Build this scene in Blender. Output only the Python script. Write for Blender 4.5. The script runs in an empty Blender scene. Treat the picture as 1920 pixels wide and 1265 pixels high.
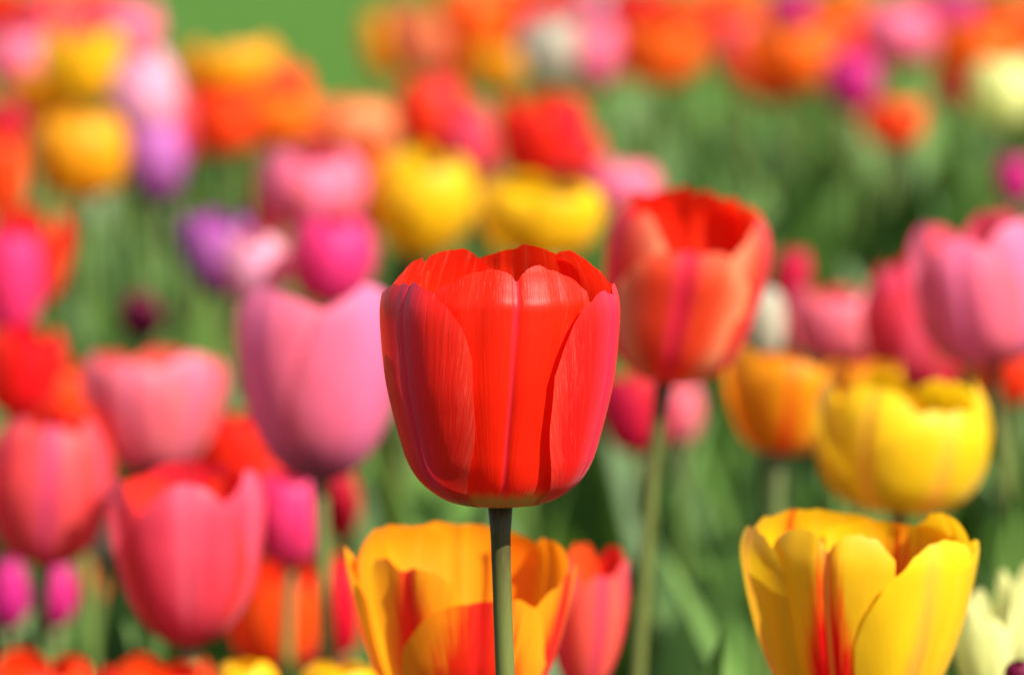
import bpy, math, random
import numpy as np
from mathutils import Vector, Matrix

SC = bpy.context.scene
COL = SC.collection
R = math.radians

# ------------------------------------------------------------------ camera
FPX = 7200.0                      # focal length in photo pixels (1920 wide): a 135 mm lens on 36 mm film
CAM_Z = 0.557
PITCH = math.atan((632.5 + 103.0) / FPX)
cam_d = bpy.data.cameras.new('camera')
cam = bpy.data.objects.new('camera', cam_d)
COL.objects.link(cam)
cam.location = (0, 0, CAM_Z)
cam.rotation_euler = (math.pi / 2 - PITCH, 0, 0)
cam_d.lens = 135.0
cam_d.sensor_width = 36.0
cam_d.clip_start = 0.05
cam_d.clip_end = 900.0
cam_d.dof.use_dof = True
cam_d.dof.focus_distance = 0.952
cam_d.dof.aperture_fstop = 9.2
cam_d.dof.aperture_blades = 0
SC.camera = cam

# ------------------------------------------------------------------ light
SUN_EL, SUN_AZ = R(43), R(46)     # azimuth measured from behind the camera towards the right
sun_dir = Vector((math.cos(SUN_EL) * math.sin(SUN_AZ), -math.cos(SUN_EL) * math.cos(SUN_AZ), math.sin(SUN_EL)))
world = bpy.data.worlds.new('World')
SC.world = world
world.use_nodes = True
wn = world.node_tree
bg = wn.nodes['Background']
sky = wn.nodes.new('ShaderNodeTexSky')
sky.sky_type = 'NISHITA'
sky.sun_disc = False
sky.sun_elevation = SUN_EL
sky.sun_rotation = math.atan2(sun_dir.x, sun_dir.y)
wn.links.new(sky.outputs[0], bg.inputs[0])
bg.inputs[1].default_value = 0.08
sl = bpy.data.lights.new('sun', 'SUN')
sl.energy = 5.0
sl.angle = R(0.5)
sl.color = (1.0, 0.955, 0.86)
sun = bpy.data.objects.new('sun', sl)
COL.objects.link(sun)
sun.rotation_euler = sun_dir.to_track_quat('Z', 'Y').to_euler()
sun.location = (2, -2, 4)
SC.view_settings.view_transform = 'Standard'
SC.view_settings.look = 'None'
SC.view_settings.exposure = 1.08
SC.view_settings.gamma = 1.0
SC.cycles.use_denoising = True
SC.cycles.max_bounces = 8
SC.cycles.transmission_bounces = 6
SC.cycles.sample_clamp_indirect = 6.0

F = Vector((0, math.cos(PITCH), -math.sin(PITCH)))
U = Vector((0, math.sin(PITCH), math.cos(PITCH)))


def at(px, py, d):
    """point seen at photo pixel (px, py) at d metres in front of the camera"""
    v = F + Vector(((px - 960.0) / FPX, 0, 0)) + U * (-(py - 632.5) / FPX)
    return Vector((0, 0, CAM_Z)) + v * (d / v.y)


def project(p):
    q = Vector(p) - Vector((0, 0, CAM_Z))
    w = q.dot(F)
    return 960 + FPX * q.x / w, 632.5 - FPX * q.dot(U) / w


# ------------------------------------------------------------------ helpers
def link_mesh(name, verts, faces, mat, parent=None, uvs=None, smooth=True):
    me = bpy.data.meshes.new(name)
    me.from_pydata([tuple(v) for v in verts], [], [tuple(f) for f in faces])
    if uvs:
        for lname, arr in uvs.items():
            lay = me.uv_layers.new(name=lname)
            idx = np.zeros(len(me.loops), dtype=np.int32)
            me.loops.foreach_get('vertex_index', idx)
            lay.data.foreach_set('uv', np.asarray(arr, dtype=np.float32)[idx].ravel())
    if smooth:
        me.polygons.foreach_set('use_smooth', [True] * len(me.polygons))
    me.materials.append(mat)
    me.update()
    o = bpy.data.objects.new(name, me)
    COL.objects.link(o)
    if parent is not None:
        o.parent = parent
    return o


def tag(o, label=None, cat=None, group=None, kind=None):
    if label: o['label'] = label
    if cat: o['category'] = cat
    if group: o['group'] = group
    if kind: o['kind'] = kind


def crom(pts, n=200):
    """dense Catmull-Rom curve through pts (any dimension), re-sampled by arc length: returns s in 0..1 and points"""
    P = np.array(pts, dtype=float)
    P = np.vstack([2 * P[0] - P[1], P, 2 * P[-1] - P[-2]])
    out = []
    for i in range(1, len(P) - 2):
        t = np.linspace(0, 1, n // (len(P) - 3) + 2)[:-1, None]
        p0, p1, p2, p3 = P[i - 1], P[i], P[i + 1], P[i + 2]
        out.append(0.5 * (2 * p1 + (p2 - p0) * t + (2 * p0 - 5 * p1 + 4 * p2 - p3) * t ** 2 + (3 * p1 - p0 - 3 * p2 + p3) * t ** 3))
    out.append(P[-2][None])
    Q = np.vstack(out)
    L = np.concatenate([[0], np.cumsum(np.linalg.norm(np.diff(Q, axis=0), axis=1))])
    return L / L[-1], Q


def grid_faces(nu, nv):
    f = []
    for j in range(nv):
        for i in range(nu):
            a = j * (nu + 1) + i
            f.append((a, a + 1, a + nu + 2, a + nu + 1))
    return f


def wob(rng, x, n=4, f0=1.0):
    """smooth 1-D noise"""
    y = np.zeros_like(x)
    for k in range(n):
        y += math.pow(0.62, k) * np.sin(x * f0 * (1.0 + k * 1.37) + rng.uniform(0, 6.28))
    return y / 2.2


# ------------------------------------------------------------------ materials
class NT:
    def __init__(self, name):
        self.m = bpy.data.materials.new(name)
        self.m.use_nodes = True
        self.t = self.m.node_tree
        self.t.nodes.clear()

    def n(self, typ, **kw):
        nd = self.t.nodes.new(typ)
        for k, v in kw.items():
            setattr(nd, k, v)
        return nd

    def l(self, a, b):
        self.t.links.new(a, b)

    def math(self, op, a, b=None, c=None, clamp=False):
        nd = self.n('ShaderNodeMath', operation=op)
        nd.use_clamp = clamp
        for i, x in enumerate((a, b, c)):
            if x is None: continue
            if isinstance(x, (int, float)): nd.inputs[i].default_value = x
            else: self.l(x, nd.inputs[i])
        return nd.outputs[0]

    def ramp(self, x, a, b, lo=0.0, hi=1.0):
        nd = self.n('ShaderNodeMapRange', interpolation_type='SMOOTHSTEP')
        self.l(x, nd.inputs[0])
        nd.inputs[1].default_value = a; nd.inputs[2].default_value = b
        nd.inputs[3].default_value = lo; nd.inputs[4].default_value = hi
        return nd.outputs[0]

    def mix(self, fac, a, b):
        nd = self.n('ShaderNodeMix', data_type='RGBA')
        for i, x in ((0, fac), (6, a), (7, b)):
            if isinstance(x, (int, float)): nd.inputs[i].default_value = x
            elif isinstance(x, (tuple, list)): nd.inputs[i].default_value = (x[0], x[1], x[2], 1)
            else: self.l(x, nd.inputs[i])
        return nd.outputs[2]

    def noise(self, vec, scale, detail=3, rough=0.55, scl=None):
        if scl:
            mp = self.n('ShaderNodeMapping')
            mp.inputs['Scale'].default_value = scl
            self.l(vec, mp.inputs[0]); vec = mp.outputs[0]
        nd = self.n('ShaderNodeTexNoise')
        nd.inputs['Scale'].default_value = scale
        nd.inputs['Detail'].default_value = detail
        nd.inputs['Roughness'].default_value = rough
        self.l(vec, nd.inputs['Vector'])
        return nd.outputs[0]


def petal_material(name, body, mid=None, edge=None, base=(0.35, 0.33, 0.06), inner=None, flame=None, streak=None,
                   mw=0.24, ms=0.45, e0=0.62, es=0.7, b0=0.03, b1=0.12, fw=0.55, fh=0.85, sk=0.25, trans=0.45, rough=0.42,
                   inner_flame=False, sheen=0.08, bump=0.25, hue_j=0.06, top=None, fine=0.0):
    T = NT(name)
    uv = T.n('ShaderNodeUVMap', uv_map='UVMap').outputs[0]
    sep = T.n('ShaderNodeSeparateXYZ'); T.l(uv, sep.inputs[0])
    u, s = sep.outputs[0], sep.outputs[1]
    au = T.math('MULTIPLY', T.math('ABSOLUTE', T.math('SUBTRACT', u, 0.5)), 2.0)
    vv = T.n('ShaderNodeUVMap', uv_map='vein').outputs[0]
    rnd = T.n('ShaderNodeObjectInfo').outputs['Random']
    off = T.n('ShaderNodeVectorMath', operation='ADD')
    T.l(vv, off.inputs[0]); T.l(rnd, off.inputs[1])
    vv = off.outputs[0]
    nv_ = T.noise(vv, 1.0, 5, 0.6, (46, 3.2, 1))
    nv2 = T.noise(vv, 1.0, 3, 0.6, (210, 15, 1))
    nb = T.noise(uv, 1.0, 3, 0.5, (3.5, 3.0, 1))
    jit = T.math('MULTIPLY', T.math('SUBTRACT', nv_, 0.5), 0.5)
    c = body
    if top is not None:
        c = T.mix(T.ramp(T.math('ADD', s, jit), 0.55, 1.0), c, top)
    c = T.mix(T.ramp(nb, 0.3, 0.75, 0.0, 0.5), c, tuple(x * 0.72 for x in body))
    if edge is not None:
        c = T.mix(T.ramp(T.math('ADD', au, jit), e0, 1.02, 0, es), c, edge)
    if flame is not None:
        # a flame that rises from the foot of the petal along the midrib
        lim = T.math('MULTIPLY', T.math('SUBTRACT', fh, s), fw / fh)
        fm = T.ramp(T.math('SUBTRACT', T.math('ADD', lim, T.math('MULTIPLY', jit, 1.8)), au), -0.12, 0.30)
        cf = T.mix(fm, c, flame)
    else:
        cf = c
    c = cf
    if mid is not None:
        c = T.mix(T.ramp(T.math('ADD', au, T.math('MULTIPLY', jit, 0.2)), mw, 0.0, 0, ms), c, mid)
    if streak is not None:  # whitish margin streaks, with satin sheen put into the petal colour
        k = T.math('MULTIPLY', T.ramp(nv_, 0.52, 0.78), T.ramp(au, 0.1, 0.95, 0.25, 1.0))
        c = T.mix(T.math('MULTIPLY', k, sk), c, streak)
    if fine:  # finer streaks of the same painted sheen, towards edges and rim
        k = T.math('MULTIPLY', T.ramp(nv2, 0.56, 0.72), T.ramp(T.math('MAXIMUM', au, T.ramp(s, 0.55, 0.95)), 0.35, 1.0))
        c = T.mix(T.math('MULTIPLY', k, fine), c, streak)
    c = T.mix(T.ramp(T.math('ADD', s, T.math('MULTIPLY', jit, 0.18)), b1, b0), c, base)
    ci = inner if inner is not None else body
    ci = T.mix(T.ramp(nv_, 0.5, 0.8, 0, 0.45), ci, streak if streak is not None else tuple(min(1, x * 1.3) for x in body))
    if inner_flame and flame is not None:
        ci = T.mix(fm, ci, flame)
    ci = T.mix(T.ramp(s, 0.34, 0.22), ci, base)
    geo = T.n('ShaderNodeNewGeometry')
    c = T.mix(geo.outputs['Backfacing'], c, ci)
    hs = T.n('ShaderNodeHueSaturation')
    T.l(c, hs.inputs['Color'])
    T.l(T.math('ADD', T.math('MULTIPLY', T.math('SUBTRACT', rnd, 0.5), hue_j * 0.25), 0.5), hs.inputs['Hue'])
    T.l(T.math('ADD', T.math('MULTIPLY', rnd, 0.16), 0.92), hs.inputs['Value'])
    c = hs.outputs[0]
    p = T.n('ShaderNodeBsdfPrincipled')
    T.l(c, p.inputs['Base Color'])
    p.inputs['Roughness'].default_value = rough
    p.inputs['Specular IOR Level'].default_value = 0.22
    p.inputs['Sheen Weight'].default_value = sheen
    p.inputs['Sheen Roughness'].default_value = 0.35
    tr = T.n('ShaderNodeBsdfTranslucent')
    vs_ = T.n('ShaderNodeVectorMath', operation='SCALE'); T.l(c, vs_.inputs[0]); vs_.inputs['Scale'].default_value = 1.12
    T.l(vs_.outputs[0], tr.inputs[0])
    mx = T.n('ShaderNodeMixShader'); mx.inputs[0].default_value = trans
    T.l(p.outputs[0], mx.inputs[1]); T.l(tr.outputs[0], mx.inputs[2])
    bp = T.n('ShaderNodeBump'); bp.inputs['Strength'].default_value = bump; bp.inputs['Distance'].default_value = 0.0006
    T.l(T.math('ADD', nv_, T.math('MULTIPLY', nv2, 0.35)), bp.inputs['Height'])
    T.l(bp.outputs[0], p.inputs['Normal'])
    o = T.n('ShaderNodeOutputMaterial'); T.l(mx.outputs[0], o.inputs[0])
    return T.m


def green_material(name, c1, c2, trans, rough=0.45, island=False, bump=0.3):
    T = NT(name)
    uv = T.n('ShaderNodeUVMap', uv_map='UVMap').outputs[0]
    nz = T.noise(uv, 1.0, 4, 0.6, (40, 1.6, 1))
    if island:
        rnd = T.n('ShaderNodeNewGeometry').outputs['Random Per Island']
    else:
        rnd = T.n('ShaderNodeObjectInfo').outputs['Random']
    c = T.mix(rnd, c1, c2)
    c = T.mix(T.ramp(nz, 0.35, 0.7, 0, 0.45), c, tuple(x * 1.45 for x in c2))
    p = T.n('ShaderNodeBsdfPrincipled')
    T.l(c, p.inputs['Base Color']); p.inputs['Roughness'].default_value = rough
    p.inputs['Specular IOR Level'].default_value = 0.25
    tr = T.n('ShaderNodeBsdfTranslucent'); T.l(T.mix(0.5, c, (0.16, 0.30, 0.02)), tr.inputs[0])
    mx = T.n('ShaderNodeMixShader'); mx.inputs[0].default_value = trans
    T.l(p.outputs[0], mx.inputs[1]); T.l(tr.outputs[0], mx.inputs[2])
    bp = T.n('ShaderNodeBump'); bp.inputs['Strength'].default_value = bump; bp.inputs['Distance'].default_value = 0.0008
    T.l(nz, bp.inputs['Height']); T.l(bp.outputs[0], p.inputs['Normal'])
    o = T.n('ShaderNodeOutputMaterial'); T.l(mx.outputs[0], o.inputs[0])
    return T.m


def stem_material(name, c_top, c_low, zt, zb):
    T = NT(name)
    tc = T.n('ShaderNodeUVMap', uv_map='UVMap').outputs[0]
    sep = T.n('ShaderNodeSeparateXYZ'); T.l(tc, sep.inputs[0])
    nz = T.noise(tc, 1.0, 4, 0.6, (30, 40, 1))
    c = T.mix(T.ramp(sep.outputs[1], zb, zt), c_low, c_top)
    c = T.mix(T.ramp(nz, 0.35, 0.75, 0, 0.3), c, tuple(x * 1.5 for x in c_low))
    p = T.n('ShaderNodeBsdfPrincipled'); T.l(c, p.inputs['Base Color'])
    p.inputs['Roughness'].default_value = 0.55
    p.inputs['Specular IOR Level'].default_value = 0.25
    p.inputs['Subsurface Weight'].default_value = 0.0
    bp = T.n('ShaderNodeBump'); bp.inputs['Strength'].default_value = 0.2; bp.inputs['Distance'].default_value = 0.0003
    T.l(nz, bp.inputs['Height']); T.l(bp.outputs[0], p.inputs['Normal'])
    o = T.n('ShaderNodeOutputMaterial'); T.l(p.outputs[0], o.inputs[0])
    return T.m


def ground_material(name, c1, c2, scale, bump):
    T = NT(name)
    tc = T.n('ShaderNodeTexCoord').outputs['Object']
    a = T.noise(tc, scale, 6, 0.65)
    b = T.noise(tc, scale * 0.07, 3, 0.5)
    c = T.mix(T.ramp(a, 0.3, 0.7), c1, c2)
    c = T.mix(T.ramp(b, 0.35, 0.7, 0, 0.45), c, tuple(x * 0.7 for x in c1))
    p = T.n('ShaderNodeBsdfPrincipled'); T.l(c, p.inputs['Base Color']); p.inputs['Roughness'].default_value = 0.85
    p.inputs['Specular IOR Level'].default_value = 0.15
    bp = T.n('ShaderNodeBump'); bp.inputs['Strength'].default_value = 0.8; bp.inputs['Distance'].default_value = bump
    T.l(a, bp.inputs['Height']); T.l(bp.outputs[0], p.inputs['Normal'])
    o = T.n('ShaderNodeOutputMaterial'); T.l(p.outputs[0], o.inputs[0])
    return T.m


PM = {
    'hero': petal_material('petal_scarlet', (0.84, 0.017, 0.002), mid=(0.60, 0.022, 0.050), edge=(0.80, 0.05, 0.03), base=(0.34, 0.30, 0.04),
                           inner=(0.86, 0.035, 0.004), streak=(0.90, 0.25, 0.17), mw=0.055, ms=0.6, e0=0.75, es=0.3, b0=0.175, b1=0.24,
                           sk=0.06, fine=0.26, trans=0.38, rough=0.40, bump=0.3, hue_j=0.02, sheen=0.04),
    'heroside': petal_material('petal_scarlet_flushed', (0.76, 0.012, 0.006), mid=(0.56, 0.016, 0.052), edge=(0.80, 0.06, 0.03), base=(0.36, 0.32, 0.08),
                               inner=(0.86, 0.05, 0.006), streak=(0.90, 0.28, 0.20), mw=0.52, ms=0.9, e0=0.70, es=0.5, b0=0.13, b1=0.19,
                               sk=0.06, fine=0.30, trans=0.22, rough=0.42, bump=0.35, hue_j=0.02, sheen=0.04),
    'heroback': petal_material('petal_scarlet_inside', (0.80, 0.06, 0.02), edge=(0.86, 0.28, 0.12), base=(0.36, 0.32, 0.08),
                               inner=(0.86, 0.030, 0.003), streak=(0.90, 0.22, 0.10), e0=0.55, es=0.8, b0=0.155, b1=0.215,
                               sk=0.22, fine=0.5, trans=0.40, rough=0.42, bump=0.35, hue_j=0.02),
    'salmon': petal_material('petal_salmon_red', (0.76, 0.065, 0.016), mid=(0.62, 0.015, 0.06), edge=(0.90, 0.44, 0.20), base=(0.40, 0.26, 0.05),
                             inner=(0.88, 0.035, 0.003), streak=(0.88, 0.22, 0.10), mw=0.26, ms=0.9, e0=0.30, es=0.95, top=(0.88, 0.20, 0.10)),
    'red': petal_material('petal_red', (0.78, 0.012, 0.006), mid=(0.58, 0.01, 0.04), edge=(0.85, 0.04, 0.02), inner=(0.85, 0.02, 0.003), streak=(0.88, 0.12, 0.07), base=(0.40, 0.06, 0.02)),
    'orangered': petal_material('petal_orange_red', (0.85, 0.045, 0.006), mid=(0.72, 0.02, 0.03), edge=(0.90, 0.14, 0.02), inner=(0.86, 0.04, 0.003), streak=(0.9, 0.18, 0.05)),
    'rose': petal_material('petal_rose_red', (0.74, 0.06, 0.12), mid=(0.80, 0.13, 0.22), edge=(0.86, 0.03, 0.02), base=(0.40, 0.02, 0.06),
                           inner=(0.86, 0.03, 0.02), streak=(0.85, 0.20, 0.25), mw=0.35, ms=0.6, e0=0.55, es=0.95, b0=0.05, b1=0.35),
    'coral': petal_material('petal_coral', (0.82, 0.10, 0.09), mid=(0.60, 0.05, 0.17), edge=(0.88, 0.07, 0.03), base=(0.30, 0.03, 0.09),
                            inner=(0.88, 0.05, 0.01), streak=(0.88, 0.24, 0.22), mw=0.35, ms=0.7, b0=0.05, b1=0.4),
    'pink': petal_material('petal_pink', (0.84, 0.17, 0.27), mid=(0.78, 0.20, 0.40), edge=(0.85, 0.17, 0.20), base=(0.36, 0.08, 0.17),
                           inner=(0.84, 0.10, 0.14), streak=(0.88, 0.36, 0.46), mw=0.45, ms=0.6, b0=0.05, b1=0.38, trans=0.40),
    'palepink': petal_material('petal_pale_pink', (0.86, 0.38, 0.50), mid=(0.80, 0.35, 0.55), edge=(0.87, 0.38, 0.42), base=(0.40, 0.12, 0.24),
                               inner=(0.85, 0.25, 0.3), streak=(0.9, 0.55, 0.62), b0=0.05, b1=0.4, trans=0.40),
    'salmonpink': petal_material('petal_salmon_pink', (0.84, 0.17, 0.22), mid=(0.80, 0.22, 0.35), edge=(0.88, 0.24, 0.22), base=(0.34, 0.05, 0.14),
                                 inner=(0.82, 0.08, 0.09), streak=(0.9, 0.4, 0.4), b0=0.06, b1=0.5, trans=0.40),
    'hotpink': petal_material('petal_hot_pink', (0.83, 0.035, 0.19), mid=(0.80, 0.09, 0.32), edge=(0.85, 0.08, 0.22), base=(0.40, 0.01, 0.07),
                              inner=(0.8, 0.02, 0.07), streak=(0.88, 0.2, 0.35), b0=0.05, b1=0.3),
    'magenta': petal_material('petal_magenta', (0.62, 0.02, 0.22), mid=(0.55, 0.02, 0.26), edge=(0.7, 0.06, 0.26), base=(0.3, 0.01, 0.1), inner=(0.6, 0.01, 0.12), streak=(0.75, 0.15, 0.38)),
    'crimson': petal_material('petal_crimson', (0.55, 0.008, 0.035), mid=(0.45, 0.01, 0.07), edge=(0.72, 0.02, 0.04), inner=(0.7, 0.01, 0.01), streak=(0.75, 0.07, 0.1), base=(0.2, 0.01, 0.03)),
    'purple': petal_material('petal_purple', (0.58, 0.16, 0.48), mid=(0.42, 0.05, 0.34), edge=(0.68, 0.28, 0.56), base=(0.12, 0.004, 0.07),
                             inner=(0.35, 0.03, 0.3), streak=(0.7, 0.4, 0.7), b0=0.15, b1=0.75),
    'burgundy': petal_material('petal_burgundy', (0.20, 0.006, 0.05), mid=(0.14, 0.004, 0.05), edge=(0.28, 0.01, 0.06), base=(0.06, 0.004, 0.02), inner=(0.2, 0.01, 0.03), streak=(0.35, 0.04, 0.1)),
    'orange': petal_material('petal_orange', (0.88, 0.16, 0.008), mid=(0.80, 0.07, 0.012), edge=(0.90, 0.30, 0.02), inner=(0.88, 0.18, 0.005), streak=(0.92, 0.4, 0.06), base=(0.5, 0.2, 0.02)),
    'peach': petal_material('petal_peach', (0.88, 0.27, 0.10), mid=(0.85, 0.20, 0.12), edge=(0.9, 0.36, 0.16), inner=(0.88, 0.25, 0.05), streak=(0.92, 0.45, 0.3), base=(0.5, 0.2, 0.05)),
    'yellow': petal_material('petal_yellow', (0.84, 0.50, 0.006), mid=(0.80, 0.40, 0.01), edge=(0.86, 0.56, 0.02), inner=(0.86, 0.50, 0.004), streak=(0.9, 0.66, 0.10), base=(0.5, 0.40, 0.02)),
    'amber': petal_material('petal_amber', (0.86, 0.40, 0.006), mid=(0.82, 0.25, 0.01), edge=(0.88, 0.50, 0.02), inner=(0.86, 0.36, 0.004), streak=(0.9, 0.55, 0.08), base=(0.5, 0.3, 0.02)),
    'yellowflame': petal_material('petal_yellow_flamed', (0.80, 0.53, 0.010), mid=(0.84, 0.40, 0.05), edge=(0.86, 0.56, 0.02), flame=(0.80, 0.24, 0.03), inner=(0.86, 0.52, 0.004),
                                  streak=(0.86, 0.62, 0.10), base=(0.5, 0.40, 0.02), fw=0.42, fh=0.75, mw=0.3, ms=0.5),
    'yellowred': petal_material('petal_yellow_red_throat', (0.80, 0.52, 0.010), mid=(0.84, 0.42, 0.06), edge=(0.86, 0.56, 0.02), flame=(0.80, 0.035, 0.004), inner=(0.86, 0.50, 0.004),
                                streak=(0.86, 0.60, 0.10), base=(0.6, 0.25, 0.02), fw=0.90, fh=1.0, mw=0.07, ms=0.9, inner_flame=True),
    'orangeflame': petal_material('petal_orange_flamed', (0.86, 0.34, 0.010), mid=(0.66, 0.010, 0.012), edge=(0.86, 0.52, 0.012), flame=(0.70, 0.022, 0.006), inner=(0.88, 0.27, 0.004),
                                  streak=(0.9, 0.42, 0.04), base=(0.6, 0.2, 0.02), fw=1.0, fh=1.1, mw=0.22, ms=0.8, e0=0.5, es=0.95, hue_j=0.03),
    'amberflame': petal_material('petal_amber_flamed', (0.88, 0.36, 0.006), mid=(0.84, 0.10, 0.01), edge=(0.88, 0.50, 0.01), flame=(0.82, 0.075, 0.005), inner=(0.88, 0.25, 0.004),
                                 streak=(0.9, 0.5, 0.06), base=(0.6, 0.3, 0.02), fw=0.6, fh=0.75, mw=0.2),
    'cream': petal_material('petal_cream', (0.78, 0.76, 0.30), mid=(0.62, 0.66, 0.20), edge=(0.84, 0.82, 0.50), inner=(0.8, 0.76, 0.3), streak=(0.86, 0.85, 0.6), base=(0.45, 0.5, 0.12)),
    'white': petal_material('petal_greenish_white', (0.50, 0.44, 0.34), mid=(0.36, 0.42, 0.20), edge=(0.60, 0.42, 0.36), inner=(0.75, 0.72, 0.6), streak=(0.85, 0.83, 0.75), base=(0.30, 0.42, 0.12)),
}
M_STEM = stem_material('stem_green', (0.11, 0.12, 0.045), (0.095, 0.15, 0.030), 0.96, 0.80)
M_STEM_SHADED = stem_material('stem_brown_shaded_top', (0.040, 0.022, 0.008), (0.10, 0.115, 0.025), 0.985, 0.84)  # brown-tinged top, darkened further to paint in shade under the flower head
M_LEAF = green_material('leaf_green', (0.022, 0.075, 0.008), (0.100, 0.180, 0.045), 0.24)
M_FOLI = green_material('foliage_green', (0.010, 0.045, 0.004), (0.100, 0.185, 0.036), 0.24, island=True)
M_LAWN = ground_material('lawn_green', (0.048, 0.120, 0.006), (0.062, 0.145, 0.010), 22.0, 0.02)
M_SOIL = ground_material('soil_brown', (0.040, 0.028, 0.018), (0.085, 0.060, 0.040), 40.0, 0.02)

# ------------------------------------------------------------------ the setting
def sheet(name, x0, x1, y0, y1, z, mat, label, n=1, amp=0.0, seed=1):
    rng = random.Random(seed)
    vs, uv = [], []
    for j in range(n + 1):
        for i in range(n + 1):
            x = x0 + (x1 - x0) * i / n; y = y0 + (y1 - y0) * j / n
            e = min(i, j, n - i, n - j) > 0
            vs.append((x, y, z + (rng.uniform(-amp, amp) if e else 0)))
            uv.append((i / n, j / n))
    o = link_mesh(name, vs, grid_faces(n, n), mat, uvs={'UVMap': uv})
    tag(o, label, name, kind='structure')
    return o

sheet('lawn', -300, 300, -300, 600, -0.02, M_LAWN, 'smooth mown green lawn beyond the flower bed')
sheet('flower_bed_soil', -3.2, 3.2, -1.0, 5.3, 0.0, M_SOIL, 'dark brown soil under the tulips', n=90, amp=0.006)

# ------------------------------------------------------------------ tulips
PROF = {   # (radius / R, height / H) from the foot to the rim
    'cup':   [(0.06, 0.01), (0.34, 0.0), (0.62, 0.06), (0.82, 0.18), (0.94, 0.36), (1.0, 0.56), (0.99, 0.76), (0.92, 0.90), (0.84, 1.0)],
    'egg':   [(0.06, 0.01), (0.30, 0.0), (0.60, 0.07), (0.84, 0.22), (1.0, 0.46), (0.98, 0.66), (0.82, 0.86), (0.55, 1.0)],
    'bud':   [(0.08, 0.01), (0.40, 0.03), (0.78, 0.16), (1.0, 0.38), (0.92, 0.62), (0.62, 0.86), (0.25, 1.0)],
    'vase':  [(0.06, 0.01), (0.28, 0.0), (0.50, 0.08), (0.68, 0.24), (0.80, 0.44), (0.88, 0.64), (0.95, 0.84), (1.0, 1.0)],
    'full':  [(0.06, 0.01), (0.30, 0.0), (0.54, 0.07), (0.72, 0.22), (0.87, 0.42), (0.97, 0.62), (1.0, 0.80), (0.96, 0.92), (0.89, 1.0)],
    'goblet': [(0.05, 0.01), (0.24, 0.0), (0.50, 0.07), (0.74, 0.22), (0.92, 0.42), (0.99, 0.62), (1.0, 0.82), (0.98, 1.0)],
}


def petal(parent, mat, Rr, Hh, prof, phi, aw, a0=0.62, ttaper=0.0, L0=1.0, drop=0.22, pw=2.4, notch=0.0, lobes=0.0, jag=0.0, jagf=9.0,
          rs=1.0, zs=1.0, lean=0.0, tuck=0.03, opn=0.0, wave=0.012, crease=0.0, curl=0.0, fold=None, nu=20, nv=26, seed=0, base=None, rot=None, cutfn=None):
    rng = random.Random(seed)
    sT, Q = crom(prof)
    u = np.linspace(-1, 1, nu + 1)
    tv = np.linspace(0, 1, nv + 1)
    tv = 1 - (1 - tv) ** 1.15
    Lu = L0 * (1 - drop * np.abs(u) ** pw)
    if cutfn is not None:
        Lu = cutfn(u)
    Lu = Lu - notch * np.exp(-(u / 0.10) ** 2) + lobes * np.exp(-((np.abs(u) - 0.5) / 0.26) ** 2)
    Lu = Lu + 0.008 * wob(rng, u, 4, 6.0) + jag * wob(rng, u, 5, jagf * 3)
    UU, TT = np.meshgrid(u, tv)
    S = TT * Lu[None, :]
    r = np.interp(S, sT, Q[:, 0]); z = np.interp(S, sT, Q[:, 1])
    over = np.clip(S - 1, 0, None)
    k = np.clip(S / 0.45, 0, 1); k = k * k * (3 - 2 * k)
    al = R(aw) * (a0 + (1 - a0) * k)
    tt = np.clip((S - 0.55) / 0.45, 0, 1)
    al = al * (1 - ttaper * tt ** 2)
    ph = R(phi) + UU * al + R(lean) * S
    rr = r * rs * (1 - tuck * UU ** 2) + opn * S ** 2 + over * 0.2
    rr = rr + wave * k * (wob(rng, UU * 1.0 + 0.0, 3, 2.6) * S + 0.6 * wob(rng, S * 1.3 + UU * 0.5, 3, 5.0) * np.abs(UU))
    rr = rr - crease * np.exp(-(UU / 0.045) ** 2) * k + crease * 1.1 * (1 - np.abs(UU)) * np.clip(S * 2, 0, 1) * (1 - np.exp(-(UU / 0.12) ** 2))
    if curl:
        rr = rr + curl * np.clip((S / Lu.max() - 0.82) / 0.18, 0, 1) ** 2
    if fold is not None:
        rr = rr + fold(UU, S)
    X = rr * Rr * np.sin(ph); Y = -rr * Rr * np.cos(ph); Z = (z * zs + over * 1.2) * Hh
    V = np.stack([X, Y, Z], -1).reshape(-1, 3)
    if rot is not None:
        V = V @ np.array(rot.to_3x3()).T
    if base is not None:
        V = V + np.array(base)
    x = UU * (0.25 + S * 0.75) * 0.5
    vein = np.stack([(x / (0.12 + S) ** 1.35), S + np.abs(UU) * 0.12], -1).reshape(-1, 2)
    uv = np.stack([UU * 0.5 + 0.5, S], -1).reshape(-1, 2)
    return link_mesh('petal', V, grid_faces(nu, nv), mat, parent, {'UVMap': uv, 'vein': vein})


def tube(name, pts, rads, mat, parent, nseg=14):
    pts = [Vector(p) for p in pts]
    vs, fs, uv = [], [], []
    n = len(pts)
    for i, p in enumerate(pts):
        d = (pts[min(i + 1, n - 1)] - pts[max(i - 1, 0)]).normalized()
        a = d.orthogonal().normalized() if abs(d.x) > 0.9 else Vector((1, 0, 0)).cross(d).normalized()
        b = d.cross(a)
        for k in range(nseg):
            t = 2 * math.pi * k / nseg
            vs.append(p + (a * math.cos(t) + b * math.sin(t)) * rads[i]); uv.append((k / nseg, i / (n - 1)))
    for i in range(n - 1):
        for k in range(nseg):
            a0 = i * nseg + k; a1 = i * nseg + (k + 1) % nseg
            fs.append((a0, a1, a1 + nseg, a0 + nseg))
    fs.append(tuple(reversed(range(nseg)))); fs.append(tuple((n - 1) * nseg + k for k in range(nseg)))
    return link_mesh(name, vs, fs, mat, parent, {'UVMap': uv})


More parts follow.
